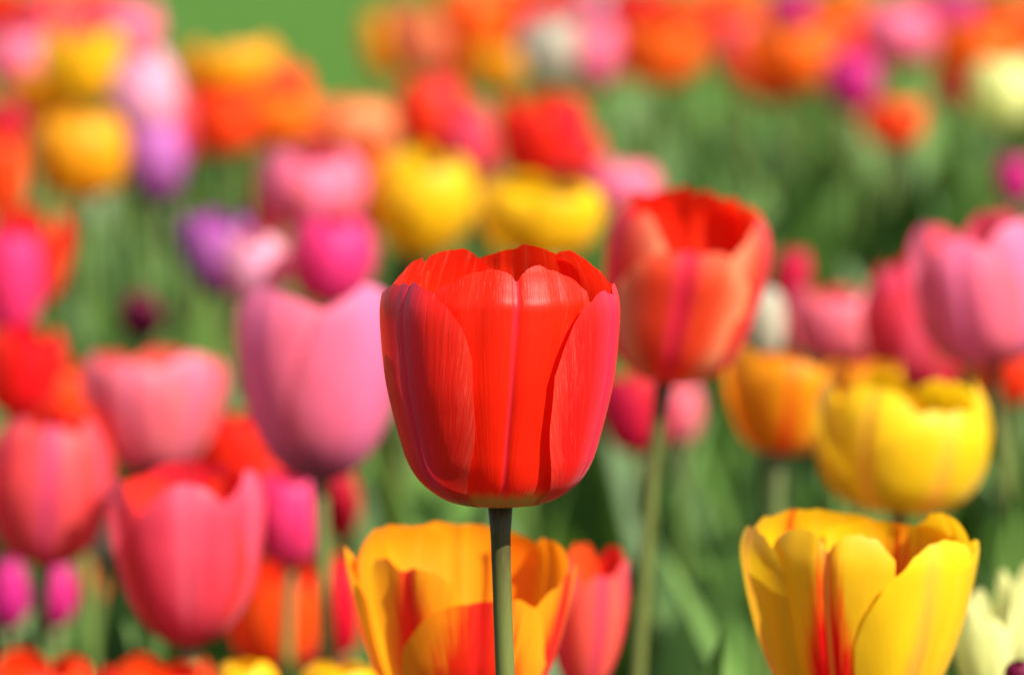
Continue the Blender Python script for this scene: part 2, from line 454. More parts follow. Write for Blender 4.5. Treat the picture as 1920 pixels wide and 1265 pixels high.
def leaf_geo(foot, height, out, az, width, seed, nu=4, nv=12, twist=0.5, droop=0.15):
    """a broad lance-shaped, channelled tulip leaf rising from foot; returns verts, faces, uvs, centre line"""
    rng = random.Random(seed)
    ca, sa = math.sin(az), -math.cos(az)
    vs, uv, line = [], [], []
    tw0 = rng.uniform(-0.4, 0.4)
    for j in range(nv + 1):
        t = j / nv
        o = out * (t ** 1.7)
        h = height * (t - droop * t ** 3)
        c = Vector((foot[0] + ca * o, foot[1] + sa * o, foot[2] + h))
        line.append(c)
        w = width * (math.sin(math.pi * min(1, t ** 0.8 * 0.97 + 0.03)) ** 0.75) * (1 if t < 0.995 else 0.05)
        w = max(w, width * 0.22 * (1 - t) ** 2) if t < 0.4 else w
        tw = az + math.pi / 2 + tw0 + twist * t
        side = Vector((math.sin(tw), -math.cos(tw), 0))
        nrm = Vector((ca, sa, 0)) * -1
        for i in range(nu + 1):
            s = i / nu * 2 - 1
            rip = 0.12 * width * math.sin(t * 9 + seed) * abs(s)
            vs.append(c + side * (s * w) + nrm * (-(s * s) * w * 0.35 * (1 - t * 0.6) + rip))
            uv.append((i / nu, t))
    return vs, grid_faces(nu, nv), uv, line


# tulips: px, py centre of the flower head in the photo, head width and height in photo pixels, distance (m), colour, form, options, label
T = []


def tl(cx, cy, w, h, d, kind, form, label, **o):
    if d > 1.5:
        d = 1.5 + (d - 1.5) * 1.4
    k = 1.0 if d < 1.2 else 1.05 if d < 1.45 else 1.09 if d < 2.2 else 1.14 if d < 3.1 else 1.27
    w *= k; h *= k
    T.append((cx, cy, w, h, d, kind, form, label, o))


tl(1685, 825, 325, 280, 1.34, 'yellowflame', 'cup', 'full yellow tulip with a ragged rim and faint orange flames above the open yellow one', az=20, jag=0.012)
tl(1460, 745, 222, 208, 1.52, 'amberflame', 'full', 'amber tulip with an orange flame at the left shoulder of the ragged yellow tulip', az=5)
tl(1625, 745, 130, 150, 1.6, 'amber', 'goblet', 'deep yellow tulip peeping out behind the ragged yellow tulip', az=30)
tl(1590, 722, 110, 120, 1.72, 'orangered', 'cup', 'orange red tulip between the amber tulip and the ragged yellow one', az=30)
tl(280, 757, 262, 245, 1.62, 'salmonpink', 'full', 'squat salmon pink tulip below the small burgundy bud', az=-12, foot=(300, 1265))
tl(84, 908, 215, 290, 1.5, 'coral', 'egg', 'tall coral tulip with a purplish foot at the left edge, above two magenta buds', az=6, foot=(60, 1265))
tl(148, 850, 110, 200, 1.6, 'orangered', 'cup', 'orange red tulip hidden behind the right side of the tall coral tulip', az=0)
tl(34, 690, 140, 180, 1.75, 'red', 'cup', 'bright red tulip at the left edge above the tall coral tulip', az=20)
tl(45, 475, 140, 190, 1.95, 'red', 'cup', 'red tulip at the left edge standing behind a hot pink one', az=10)
tl(22, 525, 105, 210, 1.8, 'hotpink', 'egg', 'hot pink tulip cut by the left edge in front of a red one', az=10)
tl(18, 1105, 74, 140, 1.6, 'magenta', 'bud', 'magenta bud at the left edge beside the stem of the coral tulip', az=10)
tl(105, 1108, 72, 130, 1.62, 'magenta', 'bud', 'magenta bud between the stem of the coral tulip and a small orange bud', az=40)
tl(165, 1095, 62, 95, 1.7, 'orange', 'bud', 'small orange bud left of the big rose tulip', az=0)
tl(188, 985, 95, 130, 1.65, 'white', 'bud', 'whitish pink bud with a green foot squeezed left of the big rose tulip', az=0)
tl(515, 1140, 180, 210, 1.6, 'orangered', 'cup', 'orange red tulip in the shade between the big rose tulip and the pink tulip stem', az=15)
tl(648, 1125, 80, 190, 1.65, 'red', 'egg', 'narrow red tulip just right of the stem of the large pink tulip', az=0)
tl(640, 938, 66, 150, 1.72, 'crimson', 'bud', 'small crimson bud right under the large pink tulip', az=0)
tl(543, 965, 130, 180, 1.5, 'hotpink', 'egg', 'hot pink tulip tucked between the big rose tulip and the large pink one', az=0)
tl(440, 838, 130, 160, 1.68, 'red', 'cup', 'crimson red tulip between the squat salmon pink tulip and the large pink one', az=0)
tl(464, 1290, 125, 130, 1.24, 'yellow', 'egg', 'smooth yellow tulip top at the bottom edge left of the frilled yellow one', az=0)
tl(640, 1290, 150, 120, 1.24, 'yellow', 'cup', 'frilled yellow tulip top at the bottom edge left of the orange tulip', az=0, jag=0.02, jagf=16)
tl(60, 1312, 230, 210, 0.68, 'orangered', 'cup', 'blurred orange red tulip top in the bottom left corner', az=0)
tl(300, 1322, 230, 210, 0.68, 'orangered', 'cup', 'blurred orange red tulip top at the bottom edge below the big rose tulip', az=30)
tl(1096, 1150, 150, 290, 1.22, 'coral', 'goblet', 'coral and red tulip leaning out right behind the open orange tulip', az=15)
tl(1200, 762, 130, 165, 1.72, 'crimson', 'cup', 'dark crimson tulip low between the sharp red tulip and the peach edged one', az=0)
tl(1275, 770, 75, 120, 1.85, 'salmonpink', 'egg', 'small dusky pink tulip under the peach edged red tulip', az=0)
tl(1568, 600, 175, 150, 1.72, 'salmonpink', 'cup', 'salmon pink tulip above the amber one', az=0)
tl(1690, 595, 150, 220, 1.66, 'rose', 'egg', 'red and rose tulip leaning against the big pink tulip at the right', az=12)
tl(1862, 532, 262, 290, 1.5, 'pink', 'cup', 'big pink tulip with a mauve midrib at the right edge', az=-24, foot=(1905, 1265))
tl(1745, 700, 110, 80, 1.85, 'crimson', 'cup', 'dark red tulip in the shade below the red and rose one', az=10)
tl(1895, 700, 120, 110, 1.8, 'orangered', 'cup', 'brownish red tulip below the big pink tulip at the right edge', az=10)
tl(1440, 600, 70, 130, 1.62, 'white', 'egg', 'whitish tulip sliver right of the peach edged red tulip', az=0)
tl(1480, 520, 66, 120, 1.75, 'crimson', 'egg', 'dark red tulip sliver above the whitish one', az=0)
tl(1842, 1205, 120, 200, 1.2, 'cream', 'goblet', 'cream yellow tulip in the bottom right corner behind the open yellow one', az=0, pointy=0.35, opened=0.3)
tl(1905, 1150, 90, 190, 1.25, 'cream', 'goblet', 'cream tulip with an upright pointed petal at the right edge', az=0, pointy=0.5, opened=0.1)
tl(1912, 1262, 60, 60, 1.1, 'burgundy', 'egg', 'burgundy tulip tip in the bottom right corner', az=0)
tl(1905, 335, 62, 90, 2.1, 'magenta', 'egg', 'magenta tulip at the right edge above the big pink one', az=0)
tl(780, 372, 172, 195, 2.0, 'yellow', 'egg', 'rounded yellow tulip directly above the left shoulder of the sharp red tulip', az=0)
tl(1008, 402, 222, 160, 1.78, 'yellow', 'cup', 'wide yellow tulip directly above the top of the sharp red tulip', az=12)
tl(705, 350, 70, 150, 2.2, 'orange', 'egg', 'orange tulip half hidden at the left of the rounded yellow tulip', az=0)
tl(815, 215, 115, 155, 2.35, 'red', 'egg', 'deep red tulip above the rounded yellow tulip', az=0)
tl(1008, 248, 145, 165, 2.25, 'red', 'cup', 'large deep red tulip above the wide yellow one', az=0)
tl(1085, 290, 80, 100, 2.3, 'red', 'egg', 'small red tulip at the lower right of the large deep red one', az=0)
tl(895, 275, 82, 180, 2.3, 'rose', 'egg', 'rose tulip between the two deep red ones', az=0)
tl(1160, 352, 125, 115, 2.1, 'pink', 'egg', 'pink tulip behind the left shoulder of the peach edged red tulip', az=0)
tl(585, 350, 175, 165, 2.0, 'pink', 'egg', 'pink tulip above the hot pink one', az=0)
tl(500, 370, 60, 160, 2.2, 'crimson', 'egg', 'dull red tulip half hidden at the left of the upper pink tulip', az=0)
tl(617, 482, 150, 175, 1.78, 'hotpink', 'egg', 'hot pink tulip behind the top of the large pink one', az=0)
tl(412, 468, 120, 165, 1.9, 'purple', 'goblet', 'lilac tulip with a dark purple foot beside a pale pink one', az=10, foot=(470, 1265))
tl(482, 500, 112, 145, 1.8, 'palepink', 'egg', 'pale pink tulip between the lilac and the hot pink tulips', az=0)
tl(270, 590, 74, 100, 1.95, 'burgundy', 'bud', 'small burgundy bud above the squat salmon pink tulip', az=0)
tl(665, 245, 135, 130, 2.4, 'peach', 'egg', 'peach tulip between the orange cluster and the deep red tulip', az=0)
tl(615, 240, 90, 110, 2.5, 'peach', 'egg', 'pale peach tulip at the right edge of the orange cluster', az=0)
tl(440, 130, 165, 115, 2.5, 'amber', 'cup', 'amber tulip on top of the orange cluster against the lawn', az=0)
tl(418, 215, 120, 140, 2.35, 'orangered', 'cup', 'red tulip in the middle of the orange cluster', az=0)
tl(500, 175, 125, 125, 2.5, 'orangered', 'cup', 'orange red tulip in the orange cluster below the lawn', az=0)
tl(520, 215, 140, 115, 2.4, 'orange', 'cup', 'bright orange tulip at the lower right of the orange cluster', az=0)
tl(345, 240, 88, 130, 2.35, 'coral', 'egg', 'coral tulip between the lilac pink tulip and the orange cluster', az=0)
tl(265, 172, 118, 175, 2.3, 'palepink', 'bud', 'pale lilac pink tulip above the purple one', az=0)
tl(298, 300, 95, 150, 2.2, 'purple', 'egg', 'purple tulip with a dark foot below the pale lilac pink one', az=0)
tl(160, 118, 140, 150, 2.4, 'yellow', 'cup', 'bright yellow tulip at the upper left against pink and red ones', az=0)
tl(160, 285, 160, 165, 2.2, 'amber', 'egg', 'golden tulip left of the purple one', az=0)
tl(78, 190, 110, 120, 2.45, 'amber', 'cup', 'small golden tulip between the bright yellow and the left edge', az=0)
tl(95, 45, 120, 110, 2.75, 'coral', 'cup', 'coral tulip left above the bright yellow tulip', az=0)
tl(28, 110, 105, 120, 2.5, 'pink', 'egg', 'pink tulip near the top left corner', az=0)
tl(235, 55, 110, 120, 2.6, 'pink', 'egg', 'pink tulip at the top left against the lawn', az=0)
tl(15, 22, 100, 90, 2.8, 'red', 'cup', 'red tulip in the top left corner', az=0)
tl(140, 8, 130, 70, 2.9, 'orangered', 'cup', 'dull orange tulip at the top edge above the bright yellow one', az=0)
tl(12, 235, 75, 100, 2.4, 'crimson', 'egg', 'crimson tulip at the left edge below the pink and golden ones', az=0)
tl(6, 325, 72, 160, 2.15, 'orangered', 'egg', 'orange red tulip at the left edge left of the golden tulip', az=0)
# far band across the top right
tl(722, 78, 70, 110, 3.1, 'amber', 'egg', 'small dull yellow tulip at the left end of the far band beside the lawn', az=0)
tl(785, 68, 100, 115, 3.0, 'peach', 'cup', 'peach tulip in the far band next to the lawn', az=0)
tl(880, 32, 110, 115, 3.0, 'orange', 'cup', 'orange tulip at the top edge left of the far red one', az=0)
tl(965, 28, 95, 105, 3.1, 'red', 'cup', 'red tulip at the top edge above the greenish white one', az=0)
tl(938, 118, 92, 85, 2.9, 'amber', 'cup', 'mustard yellow tulip between the two deep red tulips and the far band', az=0)
tl(860, 105, 85, 80, 3.1, 'orangered', 'cup', 'dull orange tulip above the deep red tulips', az=0)
tl(1035, 92, 95, 110, 2.8, 'white', 'egg', 'greenish white tulip in the far band', az=0)
tl(1118, 100, 85, 115, 2.8, 'pink', 'egg', 'pink tulip in the far band beside the greenish white one', az=0)
tl(1125, 10, 95, 80, 3.2, 'palepink', 'cup', 'pale pink tulip at the top edge right of the red one', az=0)
tl(1060, 10, 80, 80, 3.2, 'coral', 'cup', 'coral red tulip at the top edge above the greenish white and pink ones', az=0)
tl(1235, 92, 128, 112, 2.8, 'orange', 'cup', 'orange tulip at the front of the far band beside the pink one', az=0)
tl(1205, 22, 100, 90, 3.1, 'red', 'cup', 'red tulip at the top edge above the front orange one', az=0)
tl(1290, 35, 115, 90, 3.0, 'orangered', 'cup', 'orange red tulip in the far band right of the front orange one', az=0)
tl(1392, 90, 84, 110, 2.9, 'coral', 'egg', 'rose coral tulip in the middle of the far band', az=0)
tl(1375, 15, 90, 80, 3.2, 'orange', 'cup', 'orange tulip at the top edge above the rose coral one', az=0)
tl(1492, 102, 145, 118, 2.8, 'orange', 'cup', 'broad orange tulip in the far band right of the rose coral one', az=0)
tl(1488, 18, 84, 80, 3.2, 'magenta', 'egg', 'pink magenta tulip at the top edge above the broad orange one', az=0)
tl(1577, 25, 95, 85, 3.1, 'orange', 'cup', 'orange tulip at the top edge left of the far pink one', az=0)
tl(1575, 95, 72, 95, 2.95, 'red', 'egg', 'red tulip squeezed between the broad orange and the far pink one', az=0)
tl(1602, 150, 84, 100, 2.7, 'magenta', 'egg', 'magenta tulip hanging lowest at the middle of the far band', az=0)
tl(1676, 60, 112, 110, 2.85, 'pink', 'egg', 'pink tulip in the far band above a small red orange one', az=0)
tl(1445, 155, 76, 66, 3.0, 'crimson', 'cup', 'dark red tulip under the broad orange one', az=0)
tl(1676, 226, 104, 92, 2.6, 'orangered', 'cup', 'red orange tulip standing alone in the foliage under the far band', az=0)
tl(1789, 22, 78, 80, 3.1, 'magenta', 'egg', 'mauve tulip at the top edge left of the corner orange ones', az=0)
tl(1735, 15, 60, 70, 3.3, 'crimson', 'egg', 'small crimson tulip at the top edge between the far pink and mauve ones', az=0)
tl(1835, 92, 118, 115, 2.9, 'orange', 'cup', 'orange tulip in the far band left above the cream white one', az=0)
tl(1895, 42, 110, 100, 3.0, 'orangered', 'cup', 'orange red tulip in the top right corner', az=0)
tl(1795, 158, 64, 66, 3.0, 'crimson', 'egg', 'brownish red tulip left of the cream white one', az=0)
tl(1885, 170, 112, 125, 2.5, 'cream', 'egg', 'cream white tulip at the right edge below the orange ones', az=0)

tl(500, 905, 105, 130, 1.72, 'red', 'cup', 'red tulip right behind the hot pink one left of the large pink tulip stem', az=0)
tl(95, 735, 150, 130, 1.78, 'orangered', 'cup', 'orange red tulip behind the top of the tall coral tulip', az=0)
tl(600, 1195, 90, 150, 1.75, 'crimson', 'cup', 'dark red tulip low behind the stem of the large pink tulip', az=0)
tl(5, 905, 80, 190, 1.85, 'red', 'egg', 'red tulip at the left edge behind the tall coral tulip', az=0)

GROUP = 'tulips blooming in the flower bed'
HEADS = [(715, 440, 1170, 960, 0.96), (645, 960, 1090, 1370, 1.078), (1375, 930, 1835, 1350, 1.06), (1140, 345, 1470, 725, 1.33),
         (435, 525, 750, 900, 1.42), (205, 865, 510, 1215, 1.28)]
for (cx, cy, w, h, d, *_r) in T:
    HEADS.append((cx - w / 2 - 4, cy - h / 2 - 4, cx + w / 2 + 4, cy + h / 2 + 4, d))


def blocked(line, margin=0.05):
    """does a leaf centre line cross the view of a flower standing behind it"""
    for p in line:
        if p.y < 0.3: continue
        x, y = project(p)
        for (x0, y0, x1, y1, d) in HEADS:
            if p.y < d - margin and x0 < x < x1 and y0 < y < y1:
                return True
    return False


def add_leaves(root, foot, ztop, rng, n, d):
    made = 0
    for k in range(n * 4):
        if made >= n: break
        hgt = ztop * rng.uniform(0.5, 0.8)
        az = rng.uniform(0, 6.28)
        vs, fs, uv, line = leaf_geo((rng.uniform(-.006, .006), rng.uniform(-.006, .006), 0.004 * made), hgt, rng.uniform(0.03, 0.10), az, rng.uniform(0.014, 0.026),
                                    rng.random() * 99, nu=4, nv=14)
        if blocked([Vector(foot) + p for p in line] + [Vector(foot) + v for v in vs]): continue
        link_mesh('leaf', vs, fs, M_LEAF, root, {'UVMap': uv})
        made += 1


def stem_and_root(label, foot, basep, head_axis, rad, mat, cat='tulip', bend=0.0):
    root = bpy.data.objects.new('tulip', None)
    root.empty_display_size = 0.03
    COL.objects.link(root)
    root.location = foot
    tag(root, label, cat, GROUP)
    b = Vector(basep) - Vector(foot)
    L = b.length
    p3 = b
    p2 = b - head_axis * (L * 0.14)
    p0 = Vector((0, 0, -0.01)); p1 = Vector((0, 0, L * 0.3))
    pts, rads = [], []
    for i in range(25):
        t = i / 24
        pts.append(p0 * (1 - t) ** 3 + p1 * 3 * t * (1 - t) ** 2 + p2 * 3 * t * t * (1 - t) + p3 * t ** 3)
        rads.append(rad * (1.28 - 0.33 * min(1, t * 1.15)) * (1 + 0.30 * max(0, t - 0.95) / 0.05))
    tube('stem', pts, rads, mat, root)
    return root


def tulip(i, cx, cy, w, h, d, kind, form, label, o):
    rng = random.Random(100 + i)
    big = w > 200
    persp = 0.12 * w
    Rr = w * d / FPX / 2
    Hh = (h - persp) * d / FPX
    b = at(o.get('bx', cx), cy + h / 2 - persp * 0.35, d)
    ft = o.get('foot')
    if ft:
        q = at(ft[0], ft[1], d)
        dx = (q.x - b.x) / (b.z - q.z)
        foot = Vector((b.x + dx * b.z * 0.9, b.y + rng.uniform(-.01, .01), 0))
    else:
        foot = Vector((b.x + rng.uniform(-.02, .02), b.y + rng.uniform(-.01, .01), 0))
    axis = (b - foot).normalized()
    q_ = 0.05 if d < 1.48 else 0.11
    axis = (axis + Vector((rng.uniform(-q_, q_), rng.uniform(-q_, q_), 0))).normalized()
    if 'bx' in o:
        axis = (at(2 * cx - o['bx'], cy - h / 2, d) - b).normalized()
    stem = M_STEM_SHADED if rng.random() < 0.35 else M_STEM
    root = stem_and_root(label, foot, b, axis, rng.uniform(0.0024, 0.0030), stem)
    rot = Vector((0, 0, 1)).rotation_difference(axis).to_matrix()
    rel = b - foot
    mat = PM[kind]
    az = o.get('az', 0) or rng.uniform(-25, 25)
    d_ = d
    opened = o.get('opened', rng.choice([0, 0, 0.15, 0.3]) if form != 'bud' else 0)
    far = d > 1.9
    nu, nv = (32, 44) if big else (18, 24)
    pt = o.get('pointy', 0)
    for k in range(6):
        outer = k % 2 == (0 if o.get('front', 'outer') == 'outer' else 1)
        phi = az + k * 60 + rng.uniform(-6, 6)
        opn = opened * rng.uniform(0.02, 0.16) * (1 if outer else 0.7)
        front = math.cos(R(phi))
        pm = PM[o['mats'][k]] if 'mats' in o else mat
        petal(root, pm, Rr, Hh, PROF[form], phi, o.get('aw', 47) * rng.uniform(0.92, 1.06) * (1.0 if outer else 0.95), a0=0.7,
              ttaper=0.22 + 0.25 * pt, L0=(1.0 if not outer else 0.97) * (rng.uniform(0.93, 1.04) if far else rng.uniform(0.95, 1.02)) * (1 - o.get('fs', 0.06) * max(0, front) ** 2), drop=o.get('drop', 0.20 + 0.14 * pt if pt else (rng.uniform(0.24, 0.34) if far else rng.uniform(0.14, 0.22))),
              pw=(2.5 - pt if pt else rng.uniform(2.2, 3.0)), notch=0.0 if pt else rng.choice([0, 0, 0.012, 0.02]),
              rs=1.0 if outer else 0.93, tuck=0.02 if outer else 0.06, jag=o.get('jag', 0.002), jagf=o.get('jagf', 9), opn=opn,
              wave=0.03 if big else 0.05 if far else 0.03, crease=0.03 if far else 0.015, curl=rng.uniform(-0.12, 0.03), lean=rng.uniform(-6, 6), nu=nu, nv=nv,
              seed=i * 10 + k, base=rel, rot=rot)
    add_leaves(root, foot, min(b.z * 0.8, 0.33), rng, 3, d)
    return root


def make_cut(pr):
    sT, Q = crom(pr)
    zz = Q[:, 1]
    i0 = int(np.argmin(zz))

    def cut(table):
        """rim heights (photo pixels above the foot of the head) along u -> curve parameter"""
        us = [t[0] for t in table]; zs = [t[1] for t in table]

        def f(u):
            uu = np.linspace(-1, 1, 401)
            v = np.interp(uu, us, zs)
            ker = np.hanning(15); ker /= ker.sum()
            v = np.convolve(np.pad(v, 7, mode='edge'), ker, mode='valid')
            return np.interp(np.interp(u, uu, v), zz[i0:], sT[i0:])
        return f
    return cut


def custom(label, base_px, d, foot_px, lean_px, rad, pr, petals, stemmat, nu=60, nv=70, leaves=3, seed=5):
    """a flower built petal by petal; pr is the profile (radius, height) in photo pixels at distance d"""
    px = d / FPX
    b = at(base_px[0], base_px[1], d)
    q = at(foot_px[0], foot_px[1], d)
    dx = (q.x - b.x) / (b.z - q.z)
    foot = Vector((b.x + dx * b.z * 0.8, b.y + 0.004, 0))
    axis = Vector((lean_px / pr[-1][1], 0.0, 1)).normalized()
    root = stem_and_root(label, foot, b, axis, rad, stemmat)
    rot = Vector((0, 0, 1)).rotation_difference(axis).to_matrix()
    cut = make_cut(pr)
    rmax = max(p[0] for p in pr)
    for k, pp in enumerate(petals):
        a = dict(nu=nu, nv=nv, base=b - foot, rot=rot, seed=seed * 10 + k, a0=0.7, tuck=0.02, wave=0.014, crease=0.012)
        a.update(pp)
        mat = PM[a.pop('mat')]; a['cutfn'] = cut(a.pop('cut'))
        fo_ = a.pop('fold', None)
        for key in ('wave', 'crease', 'curl', 'opn'):
            if key in a: a[key] = a[key] * rmax
        if fo_ is not None: a['fold'] = fo_
        petal(root, mat, px, px, pr, **a)
    add_leaves(root, foot, min(0.30, b.z * 0.8), random.Random(seed), leaves, d)
    return root, foot


def ramp01(x, a, b):
    return np.clip((x - a) / (b - a), 0, 1)


def gauss(x, c, w):
    return np.exp(-((x - c) / w) ** 2)


# ---- the sharp red tulip in focus, petal by petal
custom('sharply focused scarlet red tulip with a pale yellow foot, in the middle of the photo', (938, 941), 0.96, (953, 1265), -1, 0.00262,
       [(10, 6), (48, -2), (84, 1), (114, 13), (151, 43), (174, 81), (188, 126), (202, 180), (214, 238), (222, 315), (224, 366), (219, 398), (206, 428), (188, 456), (168, 484), (150, 510)],
       [dict(mat='hero', phi=0, lean=11, aw=47, a0=1.05, rs=0.95, tuck=0.03, wave=0.008, crease=0.018, seed=3, jag=0.0018, jagf=14,
             cut=[(-1, 408), (-.85, 428), (-.6, 448), (-.35, 459), (-.15, 452), (-.06, 442), (0, 430), (.06, 444), (.16, 457), (.33, 462), (.6, 450), (.8, 432), (1, 408)],
             fold=lambda u, s: -4.0 * gauss(u, -0.42, 0.12) * np.clip(s * 1.5, 0, 1) - 2.5 * gauss(u, 0.5, 0.1) * ramp01(s, .3, .6)
             + 3.5 * gauss(s, 0.80 - 0.05 * u * u - 0.012 * np.sin(u * 5 + 1), 0.03) - 5.0 * ramp01(s, .79, .89)
             - 15.0 * ramp01(u, .15, .65) * ramp01(s, .1, .3) * ramp01(-s, -.85, -.55)),
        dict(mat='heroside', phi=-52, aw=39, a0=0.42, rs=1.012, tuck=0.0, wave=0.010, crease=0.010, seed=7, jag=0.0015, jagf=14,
             cut=[(-1, 372), (-.85, 398), (-.5, 418), (-.1, 425), (0, 419), (.08, 429), (.3, 425), (.53, 411), (.74, 383), (.9, 345), (1, 290)],
             fold=lambda u, s: 5.0 * gauss(u, 0.42, 0.30) * np.clip(s * 1.4, 0, 1) - 3.5 * gauss(u, -0.2, 0.12) * np.clip(s * 1.4, 0, 1)),
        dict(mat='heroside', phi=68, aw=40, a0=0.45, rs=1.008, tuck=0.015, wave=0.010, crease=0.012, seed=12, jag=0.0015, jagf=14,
             cut=[(-1, 255), (-.9, 312), (-.77, 358), (-.59, 390), (-.31, 408), (0.0, 406), (.12, 402), (.25, 418), (.45, 420), (.8, 400), (1, 375)],
             fold=lambda u, s: 5.0 * gauss(u, -0.45, 0.25) * np.clip(s * 1.4, 0, 1) + 4.0 * gauss(u, 0.4, 0.12) * ramp01(s, .66, 1)),
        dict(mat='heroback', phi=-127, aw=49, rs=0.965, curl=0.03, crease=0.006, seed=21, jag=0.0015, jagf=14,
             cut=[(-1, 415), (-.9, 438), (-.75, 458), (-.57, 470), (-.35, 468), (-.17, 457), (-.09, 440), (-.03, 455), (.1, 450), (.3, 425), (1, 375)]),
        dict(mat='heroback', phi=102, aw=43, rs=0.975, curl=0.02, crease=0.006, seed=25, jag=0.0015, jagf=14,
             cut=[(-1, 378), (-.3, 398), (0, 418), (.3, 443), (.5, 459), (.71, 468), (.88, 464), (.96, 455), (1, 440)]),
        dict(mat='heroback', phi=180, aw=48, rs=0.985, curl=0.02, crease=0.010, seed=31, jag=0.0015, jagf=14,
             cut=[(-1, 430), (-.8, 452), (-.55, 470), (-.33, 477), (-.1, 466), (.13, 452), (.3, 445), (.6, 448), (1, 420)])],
       M_STEM_SHADED, nu=110, nv=130, seed=5)

# ---- the open orange tulip behind its stem
custom('open orange tulip with yellow petal edges and red flames, behind the sharp tulip stem', (868, 1372), 1.078, (872, 1700), 4, 0.0028,
       [(8, 4), (45, 0), (95, 22), (138, 70), (163, 120), (184, 180), (202, 250), (213, 310), (214, 345), (208, 375), (198, 405)],
       [dict(mat='orangeflame', phi=9, aw=53, cut=[(-1, 120), (-.85, 190), (-.6, 245), (-.3, 277), (0, 284), (.15, 290), (.4, 288), (.65, 262), (.85, 215), (1, 150)], rs=1.03, crease=0.02,
             fold=lambda u, s: -7 * ramp01(s, .5, .7)),
        dict(mat='orangeflame', phi=-31, aw=36, rs=0.93, cut=[(-1, 310), (-.75, 348), (-.45, 356), (-.2, 343), (-.1, 335), (.1, 345), (.4, 342), (.7, 315), (1, 260)], crease=0.03),
        dict(mat='orangeflame', phi=-86, aw=24, cut=[(-1, 310), (-.6, 338), (-.2, 350), (.1, 360), (.35, 345), (.7, 315), (1, 270)], rs=1.02, curl=0.04),
        dict(mat='orangeflame', phi=-124, aw=44, rs=0.96, cut=[(-1, 345), (-.8, 362), (-.45, 374), (-.1, 376), (.2, 372), (.5, 352), (.8, 315), (1, 270)], curl=-0.03),
        dict(mat='orangeflame', phi=-178, aw=47, rs=0.985, cut=[(-1, 330), (-.8, 350), (-.5, 362), (-.2, 367), (.05, 366), (.3, 374), (.6, 368), (.85, 352), (1, 335)]),
        dict(mat='orangeflame', phi=124, aw=42, rs=0.94, cut=[(-1, 290), (-.7, 325), (-.4, 345), (-.1, 355), (.2, 352), (.35, 342), (.55, 350), (.8, 352), (1, 330)], curl=-0.04, crease=0.03),
        dict(mat='orangeflame', phi=66, aw=36, rs=1.0, cut=[(-1, 200), (-.8, 250), (-.5, 292), (-.15, 316), (.2, 322), (.5, 330), (.8, 325), (1, 300)])],
       M_STEM, seed=61)

# ---- the open yellow tulip with the red throat
_r, _f = custom('large open yellow tulip with red flames in its throat, in the lower right', (1606, 1347), 1.06, (1606, 1700), 2, 0.0029,
       [(8, 4), (45, 0), (100, 22), (150, 72), (180, 140), (203, 220), (217, 290), (221, 330), (213, 362), (199, 388), (180, 412)],
       [dict(mat='yellowred', phi=-22, aw=36, rs=0.94, a0=0.9, crease=0.045, cut=[(-1, 352), (-.8, 380), (-.5, 391), (-.25, 386), (-.08, 366), (0, 345), (.08, 362), (.25, 381), (.5, 386), (.75, 374), (1, 335)]),
        dict(mat='yellowflame', phi=33, aw=40, a0=0.6, rs=1.0, cut=[(-1, 170), (-.85, 235), (-.6, 300), (-.3, 343), (0, 362), (.2, 367), (.45, 366), (.7, 352), (1, 320)], crease=0.01,
             fold=lambda u, s: 8 * gauss(u, -0.5, 0.35) * np.clip(s * 1.5, 0, 1)),
        dict(mat='yellowflame', phi=-76, aw=32, a0=0.6, rs=1.01, cut=[(-1, 325), (-.6, 362), (-.2, 374), (0, 370), (.2, 376), (.5, 368), (.8, 345), (1, 305)], crease=0.01),
        dict(mat='yellowflame', phi=84, aw=38, rs=1.02, cut=[(-1, 280), (-.7, 318), (-.3, 340), (0, 345), (.4, 338), (.8, 320), (1, 295)], crease=0.01),
        dict(mat='yellowred', phi=-148, aw=50, rs=0.97, cut=[(-1, 345), (-.7, 364), (-.3, 374), (.1, 376), (.35, 368), (.5, 374), (.8, 355), (1, 330)]),
        dict(mat='yellowred', phi=152, aw=42, rs=0.93, cut=[(-1, 330), (-.7, 345), (-.3, 352), (0, 348), (.4, 352), (.8, 346), (1, 330)]),
        dict(mat='yellow', phi=116, aw=26, rs=0.97, cut=[(-1, 335), (-.6, 372), (0, 384), (.5, 378), (1, 345)], curl=-0.05)],
       M_STEM, seed=62)
